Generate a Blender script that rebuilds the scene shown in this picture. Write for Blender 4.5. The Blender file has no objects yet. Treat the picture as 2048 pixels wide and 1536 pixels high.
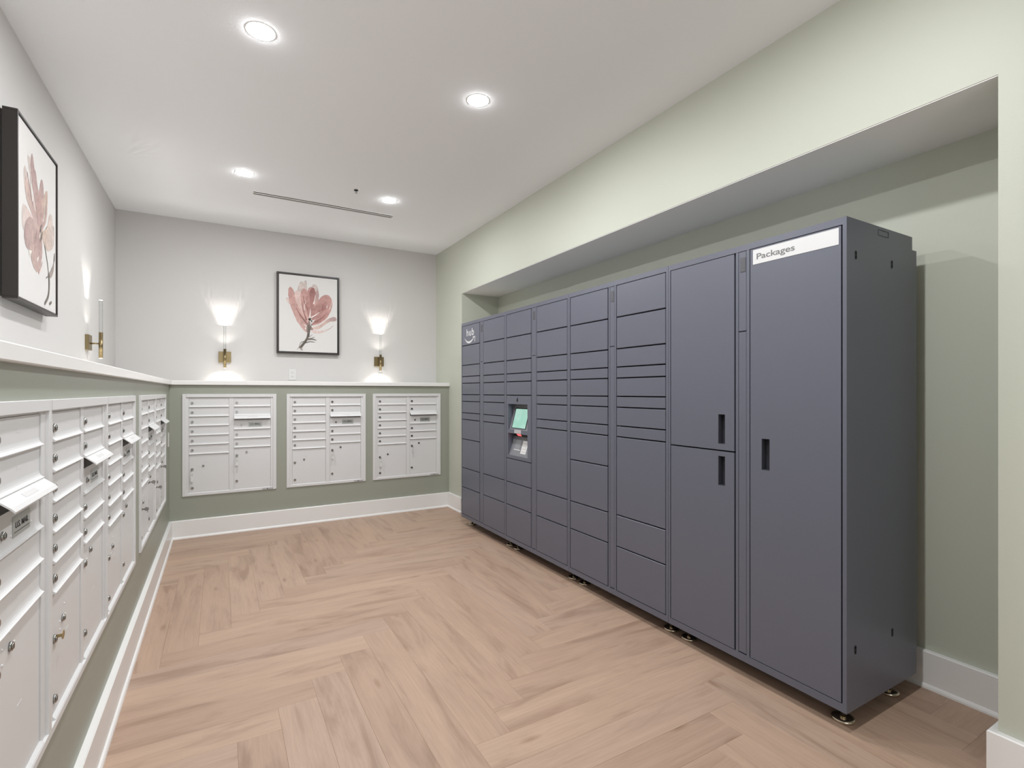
import bpy, bmesh, math, random
from mathutils import Vector, Matrix
R = math.radians
C = bpy.context.scene.collection
S = bpy.context.scene
random.seed(7)

# ------------------------------------------------------------------ camera, world, exposure
cam_d = bpy.data.cameras.new('camera')
cam_d.sensor_width = 36.0
cam_d.lens = 1012.13 / 2048 * 36.0
cam_d.shift_y = (783.59 - 768.0) / 2048
cam_d.clip_start = 0.02
cam = bpy.data.objects.new('camera', cam_d)
C.objects.link(cam)
cam.location = (0, 0, 1.31)
cam.rotation_euler = (R(90), 0, -R(30.03))
S.camera = cam

W = bpy.data.worlds.new('world')
S.world = W
W.use_nodes = True
W.node_tree.nodes['Background'].inputs[0].default_value = (0.96, 0.985, 1.0, 1)
W.node_tree.nodes['Background'].inputs[1].default_value = 1.6     # added soft fill, let in by the doorway behind the camera
S.view_settings.view_transform = 'Standard'
S.view_settings.look = 'None'
S.view_settings.gamma = 1
S.view_settings.exposure = 0.18
S.view_settings.use_curve_mapping = False
LAMP = 480.0            # radiance of the recessed downlights
SCONCE_UP, SCONCE_DOWN, SCONCE_MID = 1.5, 2.4, 0.9

# ------------------------------------------------------------------ room dimensions (metres)
XL, XLK = -0.82, -0.386          # left wall above the ledge, face of the thick lower wall
YB, YBK = 5.792, 5.396           # back wall above the ledge, face of the thick lower wall
XR = 2.284                       # right wall
XA = 2.733                       # back of the locker alcove
YA0, YA1 = 0.66, 5.043           # alcove ends
ZS = 2.382                       # alcove soffit
ZC = 2.974                       # ceiling
YF = -1.6                        # unseen near end of the room, with the added doorway
ZT0, ZT1 = 1.372, 1.411          # ledge cap

# ------------------------------------------------------------------ materials
def new_mat(name):
    m = bpy.data.materials.new(name); m.use_nodes = True
    return m, m.node_tree.nodes, m.node_tree.links, m.node_tree.nodes['Principled BSDF']

def mat(name, col, rough=0.5, metal=0.0, bump=0.0, bscale=200.0, var=0.0, spec=0.5, vscale=3.0):
    m, n, l, b = new_mat(name)
    b.inputs['Base Color'].default_value = (*col, 1)
    b.inputs['Roughness'].default_value = rough
    b.inputs['Metallic'].default_value = metal
    b.inputs['Specular IOR Level'].default_value = spec
    tc = n.new('ShaderNodeTexCoord')
    if var > 0:
        t = n.new('ShaderNodeTexNoise'); t.inputs['Scale'].default_value = vscale; t.inputs['Detail'].default_value = 4
        l.new(tc.outputs['Object'], t.inputs['Vector'])
        r = n.new('ShaderNodeMapRange'); r.inputs[3].default_value = 1 - var; r.inputs[4].default_value = 1 + var
        l.new(t.outputs['Fac'], r.inputs[0])
        mx = n.new('ShaderNodeVectorMath'); mx.operation = 'SCALE'
        mx.inputs[0].default_value = col
        l.new(r.outputs[0], mx.inputs['Scale']); l.new(mx.outputs[0], b.inputs['Base Color'])
    if bump > 0:
        t = n.new('ShaderNodeTexNoise'); t.inputs['Scale'].default_value = bscale; t.inputs['Detail'].default_value = 3
        l.new(tc.outputs['Object'], t.inputs['Vector'])
        bp = n.new('ShaderNodeBump'); bp.inputs['Strength'].default_value = bump; bp.inputs['Distance'].default_value = 0.002
        l.new(t.outputs['Fac'], bp.inputs['Height']); l.new(bp.outputs[0], b.inputs['Normal'])
    return m

def emit(name, col, s):
    m, n, l, b = new_mat(name)
    b.inputs['Base Color'].default_value = (*col, 1)
    b.inputs['Emission Color'].default_value = (*col, 1)
    b.inputs['Emission Strength'].default_value = s
    b.inputs['Roughness'].default_value = 0.4
    return m

M_ceil = mat('ceiling_paint', (0.90, 0.915, 0.93), 0.9, bump=0.15, bscale=90, spec=0.2)
M_wall = mat('warm_white_paint', (0.605, 0.59, 0.575), 0.55, bump=0.1, bscale=140, spec=0.3)
M_sage = mat('light_sage_paint', (0.535, 0.555, 0.475), 0.5, bump=0.1, bscale=140, spec=0.35)
M_dsage = mat('dark_sage_paint', (0.325, 0.34, 0.285), 0.42, bump=0.1, bscale=140, spec=0.45)
M_trim = mat('white_trim_paint', (0.82, 0.81, 0.795), 0.3, spec=0.5)
M_soffit = mat('soffit_paint', (0.90, 0.90, 0.89), 0.9, bump=0.1, bscale=90, spec=0.2)
M_box = mat('white_powder_coat', (0.705, 0.705, 0.705), 0.36, bump=0.06, bscale=500, spec=0.5)
M_slate = mat('slate_powder_coat', (0.109, 0.116, 0.150), 0.36, bump=0.05, bscale=600, spec=0.65)
M_gap_shade = mat('dark_gap_shade', (0.012, 0.012, 0.016), 0.7)
M_plate = mat('grey_latch_plate', (0.085, 0.085, 0.095), 0.5, 0.0)
M_dark = mat('black_slot', (0.012, 0.012, 0.013), 0.6)
M_chrome = mat('chrome', (0.36, 0.355, 0.34), 0.22, 1.0)
M_lockcore = mat('keyway', (0.06, 0.06, 0.06), 0.4, 0.8)
M_silver = mat('silver_label', (0.45, 0.47, 0.45), 0.35, 0.3)
M_ink = mat('black_ink', (0.02, 0.02, 0.02), 0.6)
M_greyink = mat('grey_ink', (0.17, 0.17, 0.17), 0.6)
M_vinyl = mat('white_vinyl', (0.66, 0.66, 0.66), 0.55, spec=0.3)
M_brass = mat('aged_brass', (0.30, 0.235, 0.125), 0.36, 1.0, var=0.12, vscale=14)
M_frame = mat('black_brown_frame', (0.022, 0.017, 0.014), 0.4)
M_canvas = mat('canvas', (0.68, 0.665, 0.65), 0.85, bump=0.2, bscale=900)
M_steel = mat('levelling_foot_steel', (0.62, 0.56, 0.45), 0.2, 1.0)
M_outlet = mat('outlet_plastic', (0.66, 0.65, 0.635), 0.4)
M_diff = mat('diffuser_white', (0.74, 0.73, 0.71), 0.6)
M_tag = mat('clear_key_tag', (0.72, 0.72, 0.70), 0.25)
M_key = mat('key_metal', (0.30, 0.29, 0.27), 0.3, 1.0)
M_bkey = mat('brass_key', (0.42, 0.32, 0.16), 0.3, 1.0)
M_screen = emit('screen_glow', (0.36, 0.70, 0.53), 0.80)
M_screen.node_tree.nodes['Principled BSDF'].inputs['Base Color'].default_value = (0.03, 0.04, 0.04, 1)
M_red = emit('scanner_glow', (1.0, 0.10, 0.10), 1.6)
M_lens = emit('lamp_lens', (0.97, 0.985, 1.0), LAMP)
M_rodend = emit('lit_rod_end', (1.0, 0.97, 0.9), 6.0)

# screen: mint with a faint darker corner, as its own picture
n, l = M_screen.node_tree.nodes, M_screen.node_tree.links
tc = n.new('ShaderNodeTexCoord'); t = n.new('ShaderNodeTexNoise'); t.inputs['Scale'].default_value = 9
l.new(tc.outputs['Object'], t.inputs['Vector'])
cr = n.new('ShaderNodeValToRGB'); cr.color_ramp.elements[0].position = 0.35; cr.color_ramp.elements[1].position = 0.6
cr.color_ramp.elements[0].color = (0.33, 0.66, 0.52, 1); cr.color_ramp.elements[1].color = (0.46, 0.74, 0.62, 1)
l.new(t.outputs['Fac'], cr.inputs[0]); l.new(cr.outputs[0], n['Principled BSDF'].inputs['Emission Color'])

# clear rod: see-through with edge reflections
M_rod, n, l, b = new_mat('clear_acrylic')
out = n['Material Output']; n.remove(b)
tr = n.new('ShaderNodeBsdfTransparent'); tr.inputs[0].default_value = (0.96, 0.97, 0.97, 1)
gl = n.new('ShaderNodeBsdfGlossy'); gl.inputs['Roughness'].default_value = 0.08
fr = n.new('ShaderNodeFresnel'); fr.inputs[0].default_value = 1.16
mx = n.new('ShaderNodeMixShader')
l.new(fr.outputs[0], mx.inputs[0]); l.new(tr.outputs[0], mx.inputs[1]); l.new(gl.outputs[0], mx.inputs[2])
l.new(mx.outputs[0], out.inputs[0])

# planks: grain runs along local X, one tone per plank
M_wood, n, l, b = new_mat('oak_vinyl_plank')
tc = n.new('ShaderNodeTexCoord'); oi = n.new('ShaderNodeObjectInfo')
off = n.new('ShaderNodeVectorMath'); off.operation = 'SCALE'; off.inputs[0].default_value = (37.0, 91.0, 53.0)
l.new(oi.outputs['Random'], off.inputs['Scale'])
ad = n.new('ShaderNodeVectorMath'); ad.operation = 'ADD'
l.new(tc.outputs['Object'], ad.inputs[0]); l.new(off.outputs[0], ad.inputs[1])
def noise(sx, sy, detail, rough=0.55, dist=0.0):
    mp = n.new('ShaderNodeMapping'); mp.inputs['Scale'].default_value = (sx, sy, 1)
    l.new(ad.outputs[0], mp.inputs[0])
    t = n.new('ShaderNodeTexNoise'); t.inputs['Scale'].default_value = 1; t.inputs['Detail'].default_value = detail
    t.inputs['Roughness'].default_value = rough; t.inputs['Distortion'].default_value = dist
    l.new(mp.outputs[0], t.inputs['Vector'])
    return t
def ramp(src, stops):
    r = n.new('ShaderNodeValToRGB')
    while len(r.color_ramp.elements) < len(stops): r.color_ramp.elements.new(0.5)
    for e, (p, c) in zip(r.color_ramp.elements, stops): e.position = p; e.color = (*c, 1)
    l.new(src, r.inputs[0]); return r
def mixc(fac, a, bb, mode='MIX', f=1.0):
    m = n.new('ShaderNodeMix'); m.data_type = 'RGBA'; m.blend_type = mode
    m.inputs[0].default_value = f
    if fac is not None: l.new(fac, m.inputs[0])
    l.new(a, m.inputs[6]); l.new(bb, m.inputs[7]); return m.outputs[2]
tone = ramp(oi.outputs['Random'], [(0.0, (0.415, 0.287, 0.214)), (0.3, (0.442, 0.309, 0.230)), (0.6, (0.464, 0.327, 0.243)), (1.0, (0.427, 0.305, 0.236))])
broad = ramp(noise(1.5, 8.5, 4, 0.58, 0.9).outputs['Fac'], [(0.30, (0.755, 0.715, 0.69)), (0.47, (0.98, 0.975, 0.97)), (0.70, (1.07, 1.07, 1.06))])
fine = ramp(noise(5, 110, 5, 0.7, 0.3).outputs['Fac'], [(0.3, (0.90, 0.89, 0.88)), (0.7, (1.05, 1.05, 1.05))])
c1 = mixc(None, tone.outputs[0], broad.outputs[0], 'MULTIPLY')
c2 = mixc(None, c1, fine.outputs[0], 'MULTIPLY')
vm = n.new('ShaderNodeMapping'); vm.inputs['Scale'].default_value = (2.2, 7.5, 1); l.new(ad.outputs[0], vm.inputs[0])
vo = n.new('ShaderNodeTexVoronoi'); vo.inputs['Scale'].default_value = 1; vo.inputs['Randomness'].default_value = 1
l.new(vm.outputs[0], vo.inputs['Vector'])
knot = ramp(vo.outputs['Distance'], [(0.0, (0.62, 0.55, 0.50)), (0.05, (0.80, 0.75, 0.71)), (0.13, (1, 1, 1))])
c3 = mixc(None, c2, knot.outputs[0], 'MULTIPLY')
b = n['Principled BSDF']
l.new(c3, b.inputs['Base Color'])
b.inputs['Roughness'].default_value = 0.46
b.inputs['Specular IOR Level'].default_value = 0.4
bp = n.new('ShaderNodeBump'); bp.inputs['Strength'].default_value = 0.12; bp.inputs['Distance'].default_value = 0.001
l.new(fine.outputs[0], bp.inputs['Height']); l.new(bp.outputs[0], b.inputs['Normal'])

# print pigments carried by a colour attribute, mottled like watercolour
M_print, n, l, b = new_mat('watercolour_print')
at = n.new('ShaderNodeAttribute'); at.attribute_name = 'tint'
tc = n.new('ShaderNodeTexCoord')
t = n.new('ShaderNodeTexNoise'); t.inputs['Scale'].default_value = 22; t.inputs['Detail'].default_value = 5; t.inputs['Distortion'].default_value = 1.2
l.new(tc.outputs['Object'], t.inputs['Vector'])
r = n.new('ShaderNodeMapRange'); r.inputs[1].default_value = 0.3; r.inputs[2].default_value = 0.7; r.inputs[3].default_value = 0.82; r.inputs[4].default_value = 1.16
l.new(t.outputs['Fac'], r.inputs[0])
sc = n.new('ShaderNodeVectorMath'); sc.operation = 'SCALE'
l.new(at.outputs['Color'], sc.inputs[0]); l.new(r.outputs[0], sc.inputs['Scale']); l.new(sc.outputs[0], b.inputs['Base Color'])
b.inputs['Roughness'].default_value = 0.85

# ------------------------------------------------------------------ helpers
class MB:
    """collects shapes into one mesh"""
    def __init__(self): self.bm = bmesh.new(); self.layer = None
    def box(self, x0, x1, y0, y1, z0, z1, bev=0.0, mi=0, seg=1):
        vs = [self.bm.verts.new((x, y, z)) for x in (x0, x1) for y in (y0, y1) for z in (z0, z1)]
        fs = []
        for q in ((0, 1, 3, 2), (4, 6, 7, 5), (0, 4, 5, 1), (2, 3, 7, 6), (0, 2, 6, 4), (1, 5, 7, 3)):
            f = self.bm.faces.new([vs[i] for i in q]); f.material_index = mi; fs.append(f)
        if bev > 0:
            es = list({e for f in fs for e in f.edges})
            r = bmesh.ops.bevel(self.bm, geom=es, offset=bev, segments=seg, affect='EDGES', profile=0.5)
            for f in r['faces']: f.material_index = mi
        return self
    def cyl(self, p0, p1, r0, r1=None, n=16, mi=0, caps=True):
        r1 = r0 if r1 is None else r1
        p0, p1 = Vector(p0), Vector(p1)
        q = (p1 - p0).to_track_quat('Z', 'Y')
        a = [self.bm.verts.new(p0 + q @ Vector((r0 * math.cos(2 * math.pi * i / n), r0 * math.sin(2 * math.pi * i / n), 0))) for i in range(n)]
        b = [self.bm.verts.new(p1 + q @ Vector((r1 * math.cos(2 * math.pi * i / n), r1 * math.sin(2 * math.pi * i / n), 0))) for i in range(n)]
        for i in range(n):
            f = self.bm.faces.new((a[i], a[(i + 1) % n], b[(i + 1) % n], b[i])); f.material_index = mi; f.smooth = True
        if caps:
            f = self.bm.faces.new(a[::-1]); f.material_index = mi
            f = self.bm.faces.new(b); f.material_index = mi
        return self
    def lathe(self, prof, n=24, mi=0, c=(0, 0, 0), smooth=True):
        """profile of (radius, z) turned about Z through c"""
        rings = []
        for r, z in prof:
            if r < 1e-6: rings.append([self.bm.verts.new((c[0], c[1], c[2] + z))])
            else: rings.append([self.bm.verts.new((c[0] + r * math.cos(2 * math.pi * i / n), c[1] + r * math.sin(2 * math.pi * i / n), c[2] + z)) for i in range(n)])
        for a, b in zip(rings, rings[1:]):
            for i in range(n):
                j = (i + 1) % n
                if len(a) == 1 and len(b) == 1: continue
                if len(a) == 1: f = self.bm.faces.new((a[0], b[j], b[i]))
                elif len(b) == 1: f = self.bm.faces.new((a[i], a[j], b[0]))
                else: f = self.bm.faces.new((a[i], a[j], b[j], b[i]))
                f.material_index = mi; f.smooth = smooth
        return self
    def extrude_x(self, prof, x0, x1, mi=0, smooth=False):
        """closed (y, z) profile swept along X"""
        a = [self.bm.verts.new((x0, y, z)) for y, z in prof]
        b = [self.bm.verts.new((x1, y, z)) for y, z in prof]
        k = len(prof)
        for i in range(k):
            f = self.bm.faces.new((a[i], a[(i + 1) % k], b[(i + 1) % k], b[i])); f.material_index = mi; f.smooth = smooth
        f = self.bm.faces.new(a[::-1]); f.material_index = mi
        f = self.bm.faces.new(b); f.material_index = mi
        return self
    def quad(self, pts, mi=0):
        f = self.bm.faces.new([self.bm.verts.new(p) for p in pts]); f.material_index = mi
        return self
    def mesh(self, name, mats):
        bmesh.ops.recalc_face_normals(self.bm, faces=self.bm.faces[:])
        me = bpy.data.meshes.new(name); self.bm.to_mesh(me); self.bm.free()
        for m in (mats if isinstance(mats, (list, tuple)) else [mats]): me.materials.append(m)
        return me
    def build(self, name, mats, parent=None, loc=None):
        return link(name, self.mesh(name, mats), parent, loc)

def link(name, me, parent=None, loc=None):
    o = bpy.data.objects.new(name, me); C.objects.link(o)
    if parent: o.parent = parent
    if loc: o.location = loc
    return o

def thing(name, label, cat, loc=(0, 0, 0), rz=0.0, group=None):
    o = bpy.data.objects.new(name, None); C.objects.link(o)
    o.empty_display_size = 0.1
    o.location = loc; o.rotation_euler = (0, 0, rz)
    tag(o, label, cat, group)
    return o

def tag(o, label, cat, group=None):
    o['label'] = label; o['category'] = cat
    if group: o['group'] = group
    return o

def struct(name, mb, mats):
    o = mb.build(name, mats); o['kind'] = 'structure'
    return o

def text(name, s, size, m, parent, loc, width=None, rot=(R(90), 0, 0), extrude=0.0004, bold=0.0, space=1.0):
    cu = bpy.data.curves.new(name, 'FONT'); cu.body = s; cu.size = size; cu.extrude = extrude; cu.offset = bold; cu.space_character = space
    t = bpy.data.objects.new(name + '_tmp', cu); C.objects.link(t)
    dg = bpy.context.evaluated_depsgraph_get()
    me = bpy.data.meshes.new_from_object(t.evaluated_get(dg))
    bpy.data.objects.remove(t)
    xs = [v.co.x for v in me.vertices]
    x0, x1 = min(xs), max(xs)
    k = width / (x1 - x0) if width else 1.0
    for v in me.vertices: v.co.x = (v.co.x - x0) * k
    me.materials.clear(); me.materials.append(m)
    o = link(name, me, parent, loc); o.rotation_euler = rot
    return o

# ------------------------------------------------------------------ setting: floor
floor = struct('floor', MB().box(XLK - 0.02, XA, YF, YBK + 0.02, -0.05, -0.0065), mat('floor_underlay', (0.03, 0.022, 0.016), 0.9))
PW, PL, NP = 0.1524, 1.2192, 8
plank_meshes = {}
def plank(x0, x1, y0, y1, vert):
    X0, X1 = max(x0, XLK + 0.002), x1
    Y0, Y1 = max(y0, YF), min(y1, YBK - 0.002)
    xmax = XA - 0.002 if (y1 > YA0 and y0 < YA1) else XR - 0.002
    X1 = min(x1, xmax)
    if X1 - X0 < 0.004 or Y1 - Y0 < 0.004: return
    dx, dy = X1 - X0, Y1 - Y0
    ln, wd = (dy, dx) if vert else (dx, dy)
    key = (round(ln, 3), round(wd, 3))
    if key not in plank_meshes:
        plank_meshes[key] = MB().box(0.0001, ln - 0.0001, 0.0001, wd - 0.0001, -0.006, 0.0, bev=0.0007).mesh('plank', M_wood)
    o = link('plank', plank_meshes[key], floor)
    if vert: o.location = (X1, Y0, 0); o.rotation_euler = (0, 0, R(90))
    else: o.location = (X0, Y0, 0)
OX, OY = -0.247 - 0 * PW, 2.911          # a corner of the zigzag
for j in range(-34, 24):
    y = OY + j * PW
    for m in range(-3, 4):
        xs = OX + (j + 2 * NP * m) * PW
        if xs < 3 and xs + PL > -0.6 and y < 5.5 and y + PW > YF:
            plank(xs, xs + PL, y, y + PW, False)
for i in range(-40, 40):
    x = OX + i * PW
    if x > 2.8 or x + PW < -0.45: continue
    for m in range(-4, 5):
        js = i - 2 * NP * m - (2 * NP - 1)
        ys = OY + js * PW
        if ys < 5.5 and ys + PL > YF:
            plank(x, x + PW, ys, ys + PL, True)

# ------------------------------------------------------------------ setting: walls and ceiling
T = 0.12
struct('ceiling', MB().box(XL - T, XA + T, YF, YB + T, ZC, ZC + 0.1), M_ceil)
struct('wall_left', MB().box(XL - T, XL, YF, YB + T, 0, ZC), M_wall)
mb = MB()                                        # unseen wall behind the camera, doorway added to let the fill in
mb.box(XL, XLK, YF - T, YF, 0, ZC); mb.box(1.35, XA + T, YF - T, YF, 0, ZC); mb.box(XLK, 1.35, YF - T, YF, 2.45, ZC)
struct('wall_front', mb, M_wall)
struct('wall_back', MB().box(XL, XR, YB, YB + T, 0, ZC), M_wall)
# right wall: piers either side of the alcove, header above it, alcove lining behind
mb = MB()
mb.box(XR, XA + T, YA1, YB + T, 0, ZC)
mb.box(XR, XA + T, YF, YA0, 0, ZC)
mb.box(XR, XA + T, YA0, YA1, ZS + 0.004, ZC)
mb.box(XA, XA + T, YA0, YA1, 0, ZS + 0.004)
mb.box(XR + 0.003, XA, YA0, YA1, ZS, ZS + 0.004, mi=1)
struct('wall_right', mb, [M_sage, M_soffit])

# thick lower walls with openings for the mailbox units
UW, UH = 0.767, 0.918
LH = 0.873                         # left units
ZBK, ZLF = 0.371, 0.417            # bottom of the units' trim on the back and on the left wall
BACK_X = [-0.289, 0.568, 1.410]
LEFT_Y = [0.954, 1.721, 2.488, 3.455, 4.222]
def holes_wall(name, a0, a1, z1, spans, zlo, zhi, place):
    mb = MB(); cur = a0
    for s0, s1 in spans:
        place(mb, cur, s0, 0, z1); place(mb, s0, s1, 0, zlo); place(mb, s0, s1, zhi, z1); cur = s1
    place(mb, cur, a1, 0, z1)
    return struct(name, mb, M_dsage)
holes_wall('wall_back_lower', XLK, XR, ZT0, [(x + 0.02, x + UW - 0.02) for x in BACK_X], ZBK + 0.02, ZBK + UH - 0.02,
           lambda mb, a, b, c, d: mb.box(a, b, YBK, YBK + 0.016, c, d))
holes_wall('wall_left_lower', YF, YBK, ZT0, [(LEFT_Y[0] + 0.02, LEFT_Y[2] + UW - 0.02), (LEFT_Y[3] + 0.02, LEFT_Y[4] + UW - 0.02)],
           ZLF + 0.02, ZLF + LH - 0.02, lambda mb, a, b, c, d: mb.box(XLK - 0.016, XLK, a, b, c, d))
# ledge caps
struct('trim_1', MB().box(XL, XLK + 0.02, YF, YBK - 0.02, ZT0, ZT1, bev=0.003), M_trim)
struct('trim_2', MB().box(XL, XR, YBK - 0.02, YB, ZT0, ZT1, bev=0.003), M_trim)
# baseboards with a small quarter-round shoe
BB = [(0.0, 0.0), (0.035, 0.0), (0.034, 0.008), (0.030, 0.015), (0.0235, 0.019), (0.0235, 0.157), (0.020, 0.161), (0.0, 0.161)]
chain = [(XLK, YF), (XLK, YBK), (XR, YBK), (XR, YA1), (XA, YA1), (XA, YA0), (XR, YA0), (XR, YF)]
names = ['baseboard_left', 'baseboard_back', 'baseboard_right', 'baseboard_alcove_far', 'baseboard_alcove', 'baseboard_alcove_near', 'baseboard_pier']
def mitred(i, d):
    p = Vector(chain[i]); n_ = []
    for a_, b_ in ((i - 1, i), (i, i + 1)):
        if a_ < 0 or b_ >= len(chain): continue
        e = (Vector(chain[b_]) - Vector(chain[a_])).normalized(); n_.append(Vector((e.y, -e.x)))
    if len(n_) == 1: return p + n_[0] * d
    return p + (n_[0] + n_[1]) * d / (1 + n_[0].dot(n_[1]))
for i, nm in enumerate(names):
    mb = MB()
    A = [mb.bm.verts.new((*mitred(i, d), z)) for d, z in BB]; B = [mb.bm.verts.new((*mitred(i + 1, d), z)) for d, z in BB]
    for k in range(len(BB)):
        q = (k + 1) % len(BB); mb.bm.faces.new((A[k], A[q], B[q], B[k]))
    mb.bm.faces.new(A[::-1]); mb.bm.faces.new(B)
    struct(nm, mb, M_trim)

# ------------------------------------------------------------------ parcel lockers
MW, ZL0, ZL1, DEP = 0.8865, 0.080, 1.980, 0.531
LX = 2.069
LY = [4.576, 3.6895, 2.803, 1.9165]
C1, C2 = (0.0155, 0.404), (0.478, 0.871)      # the two door columns
ST = (0.4215, 0.4595)                         # service strip between them
TOPZ, BOTZ = 1.952, 0.112
G = 0.0034
def door(parent, xs, z0, z1, name='door'):
    return MB().box(xs[0] + G, xs[1] - G - 0.0025, 0.0, 0.017, z0 + G, z1 - G, bev=0.0018).build(name, M_slate, parent)
def door_with_pull(parent, xs, z0, z1, hx, hz):
    mb = MB(); a, b, c, d = xs[0] + G, xs[1] - G - 0.0025, z0 + G, z1 - G
    mb.box(a, hx[0], 0, 0.017, c, d); mb.box(hx[1], b, 0, 0.017, c, d)
    mb.box(hx[0], hx[1], 0, 0.017, c, hz[0]); mb.box(hx[0], hx[1], 0, 0.017, hz[1], d)
    o = mb.build('door', M_slate, parent)
    p = MB(); e = 0.0015; D = 0.034
    p.box(hx[0], hx[0] + e, 0.0008, D, hz[0], hz[1]); p.box(hx[1] - e, hx[1], 0.0008, D, hz[0], hz[1])
    p.box(hx[0] + e, hx[1] - e, 0.0008, D, hz[0], hz[0] + e); p.box(hx[0] + e, hx[1] - e, 0.0008, D, hz[1] - e, hz[1])
    p.box(hx[0] + e, hx[1] - e, D - e, D, hz[0] + e, hz[1] - e)
    p.build('recessed_pull', mat('pull_pocket', (0.05, 0.052, 0.065), 0.4), o)
    return o
def locker_bank(i, label, cols):
    t = thing('parcel_locker', label, 'locker', (LX, LY[i], 0), R(-90), 'slate parcel locker banks in the alcove')
    w = MW - 0.0012; b = MB()
    # carcass behind the doors, then the face frame
    if i == 1:                                   # room for the kiosk's two pockets
        b.box(0.0006, w, 0.130, DEP, ZL0, ZL1); b.box(0.0006, 0.046, 0.040, 0.130, ZL0, ZL1); b.box(0.350, w, 0.040, 0.130, ZL0, ZL1)
        b.box(0.046, 0.350, 0.040, 0.130, ZL0, 0.790); b.box(0.046, 0.350, 0.040, 0.130, 1.212, ZL1)
    else: b.box(0.0006, w, 0.040, DEP, ZL0, ZL1)
    b.box(0.0006, 0.0135, 0, 0.040, ZL0, ZL1); b.box(w - 0.0145, w, 0, 0.040, ZL0, ZL1)
    b.box(0.0135, w - 0.0145, 0, 0.040, TOPZ, ZL1); b.box(0.0135, w - 0.0145, 0, 0.040, ZL0, BOTZ)
    b.box(C1[1] + 0.003, ST[0] - 0.002, 0.001, 0.040, BOTZ, TOPZ); b.box(ST[1] + 0.002, C2[0] - 0.002, 0.001, 0.040, BOTZ, TOPZ)
    b.build('body', M_slate, t)
    q = MB()
    if i == 1:
        q.box(0.0136, 0.046, 0.0365, 0.0398, BOTZ, TOPZ).box(0.350, w - 0.0146, 0.0365, 0.0398, BOTZ, TOPZ)
        q.box(0.046, 0.350, 0.0365, 0.0398, BOTZ, 0.790).box(0.046, 0.350, 0.0365, 0.0398, 1.212, TOPZ)
    else: q.box(0.0136, w - 0.0146, 0.0365, 0.0398, BOTZ, TOPZ)
    q.build('gap_shade', M_gap_shade, t)  # near-black sheet, shade of the door gaps put into colour
    # rear spacer rail
    MB().box(0.001, w - 0.001, DEP, DEP + 0.042, ZL0, 1.925).build('rear_rail', M_slate, t)
    # strip: upper and lower cover, latch plate
    MB().box(ST[0], ST[1], 0.001, 0.016, 1.588, TOPZ - 0.002, bev=0.001).build('service_cover', M_slate, t)
    MB().box(ST[0], ST[1], 0.001, 0.016, BOTZ + 0.006, 1.584, bev=0.001).build('service_cover', M_slate, t)
    p = MB().box(0.430, 0.4575, -0.0012, 0.001, 1.857, 1.922, bev=0.0008)
    p.cyl((0.444, -0.0022, 1.914), (0.444, -0.001, 1.914), 0.003, n=10, mi=1); p.cyl((0.444, -0.0022, 1.865), (0.444, -0.001, 1.865), 0.003, n=10, mi=1)
    p.build('latch_plate', [M_plate, M_chrome], t)
    for xs, lines in cols:
        if lines is None: continue
        for z1, z0 in zip(lines, lines[1:]):
            if z1 is None or z0 is None: continue
            if (z1, z0) in KIOSK_GAP and i == 1: continue
            door(t, xs, z0, z1)
    for x in (0.062, MW - 0.060):
        for y in (0.09, DEP - 0.075):
            f = MB(); f.cyl((x, y, 0.012), (x, y, ZL0), 0.011, n=12)
            f.lathe([(0.0, 0.016), (0.030, 0.015), (0.0395, 0.013), (0.042, 0.008), (0.041, 0.002), (0.038, 0.0), (0.0, 0.0)], n=28, c=(x, y, 0))
            f.build('levelling_foot', M_steel, t)
    return t
U = [TOPZ, 1.758, 1.568, 1.458, 1.392, 1.282, 1.217, 1.105, 1.040]
KIOSK_GAP = {(1.282, 0.762)}
b1 = locker_bank(0, 'slate locker bank with white hub lettering over a smile arrow, farthest from the camera',
    [(C1, U + [0.848, 0.567, 0.378, BOTZ]), (C2, U + [0.568, 0.378, BOTZ])])
b2 = locker_bank(1, 'slate locker bank with the built in touchscreen kiosk',
    [(C1, U[:6] + [0.762, 0.567, 0.378, BOTZ]), (C2, U + [0.568, 0.378, BOTZ])])
b3 = locker_bank(2, 'slate locker bank of small doors between the kiosk bank and the tall door bank',
    [(C1, U + [0.850, 0.568, 0.380, BOTZ]), (C2, U + [0.570, 0.381, BOTZ])])
b4 = locker_bank(3, 'slate locker bank with tall doors and a white Packages sign, nearest the camera', [(C1, None), (C2, None)])
door_with_pull(b4, C1, 1.030, TOPZ, (0.3115, 0.3495), (1.062, 1.203))
door_with_pull(b4, C1, BOTZ, 1.030, (0.3115, 0.3495), (0.864, 1.004))
tall = door_with_pull(b4, C2, BOTZ, TOPZ, (0.5355, 0.5735), (0.966, 1.104))
sign = MB().box(0.4945, 0.8575, -0.0015, 0.0, 1.878, 1.943, bev=0.0004).build('sign_panel', M_vinyl, b4)
sign['label'] = 'white Packages sign strip'
text('sign_lettering', 'Packages', 0.036, M_greyink, sign, (0.513, -0.0016, 1.8985), width=0.172, bold=0.0005)
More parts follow.
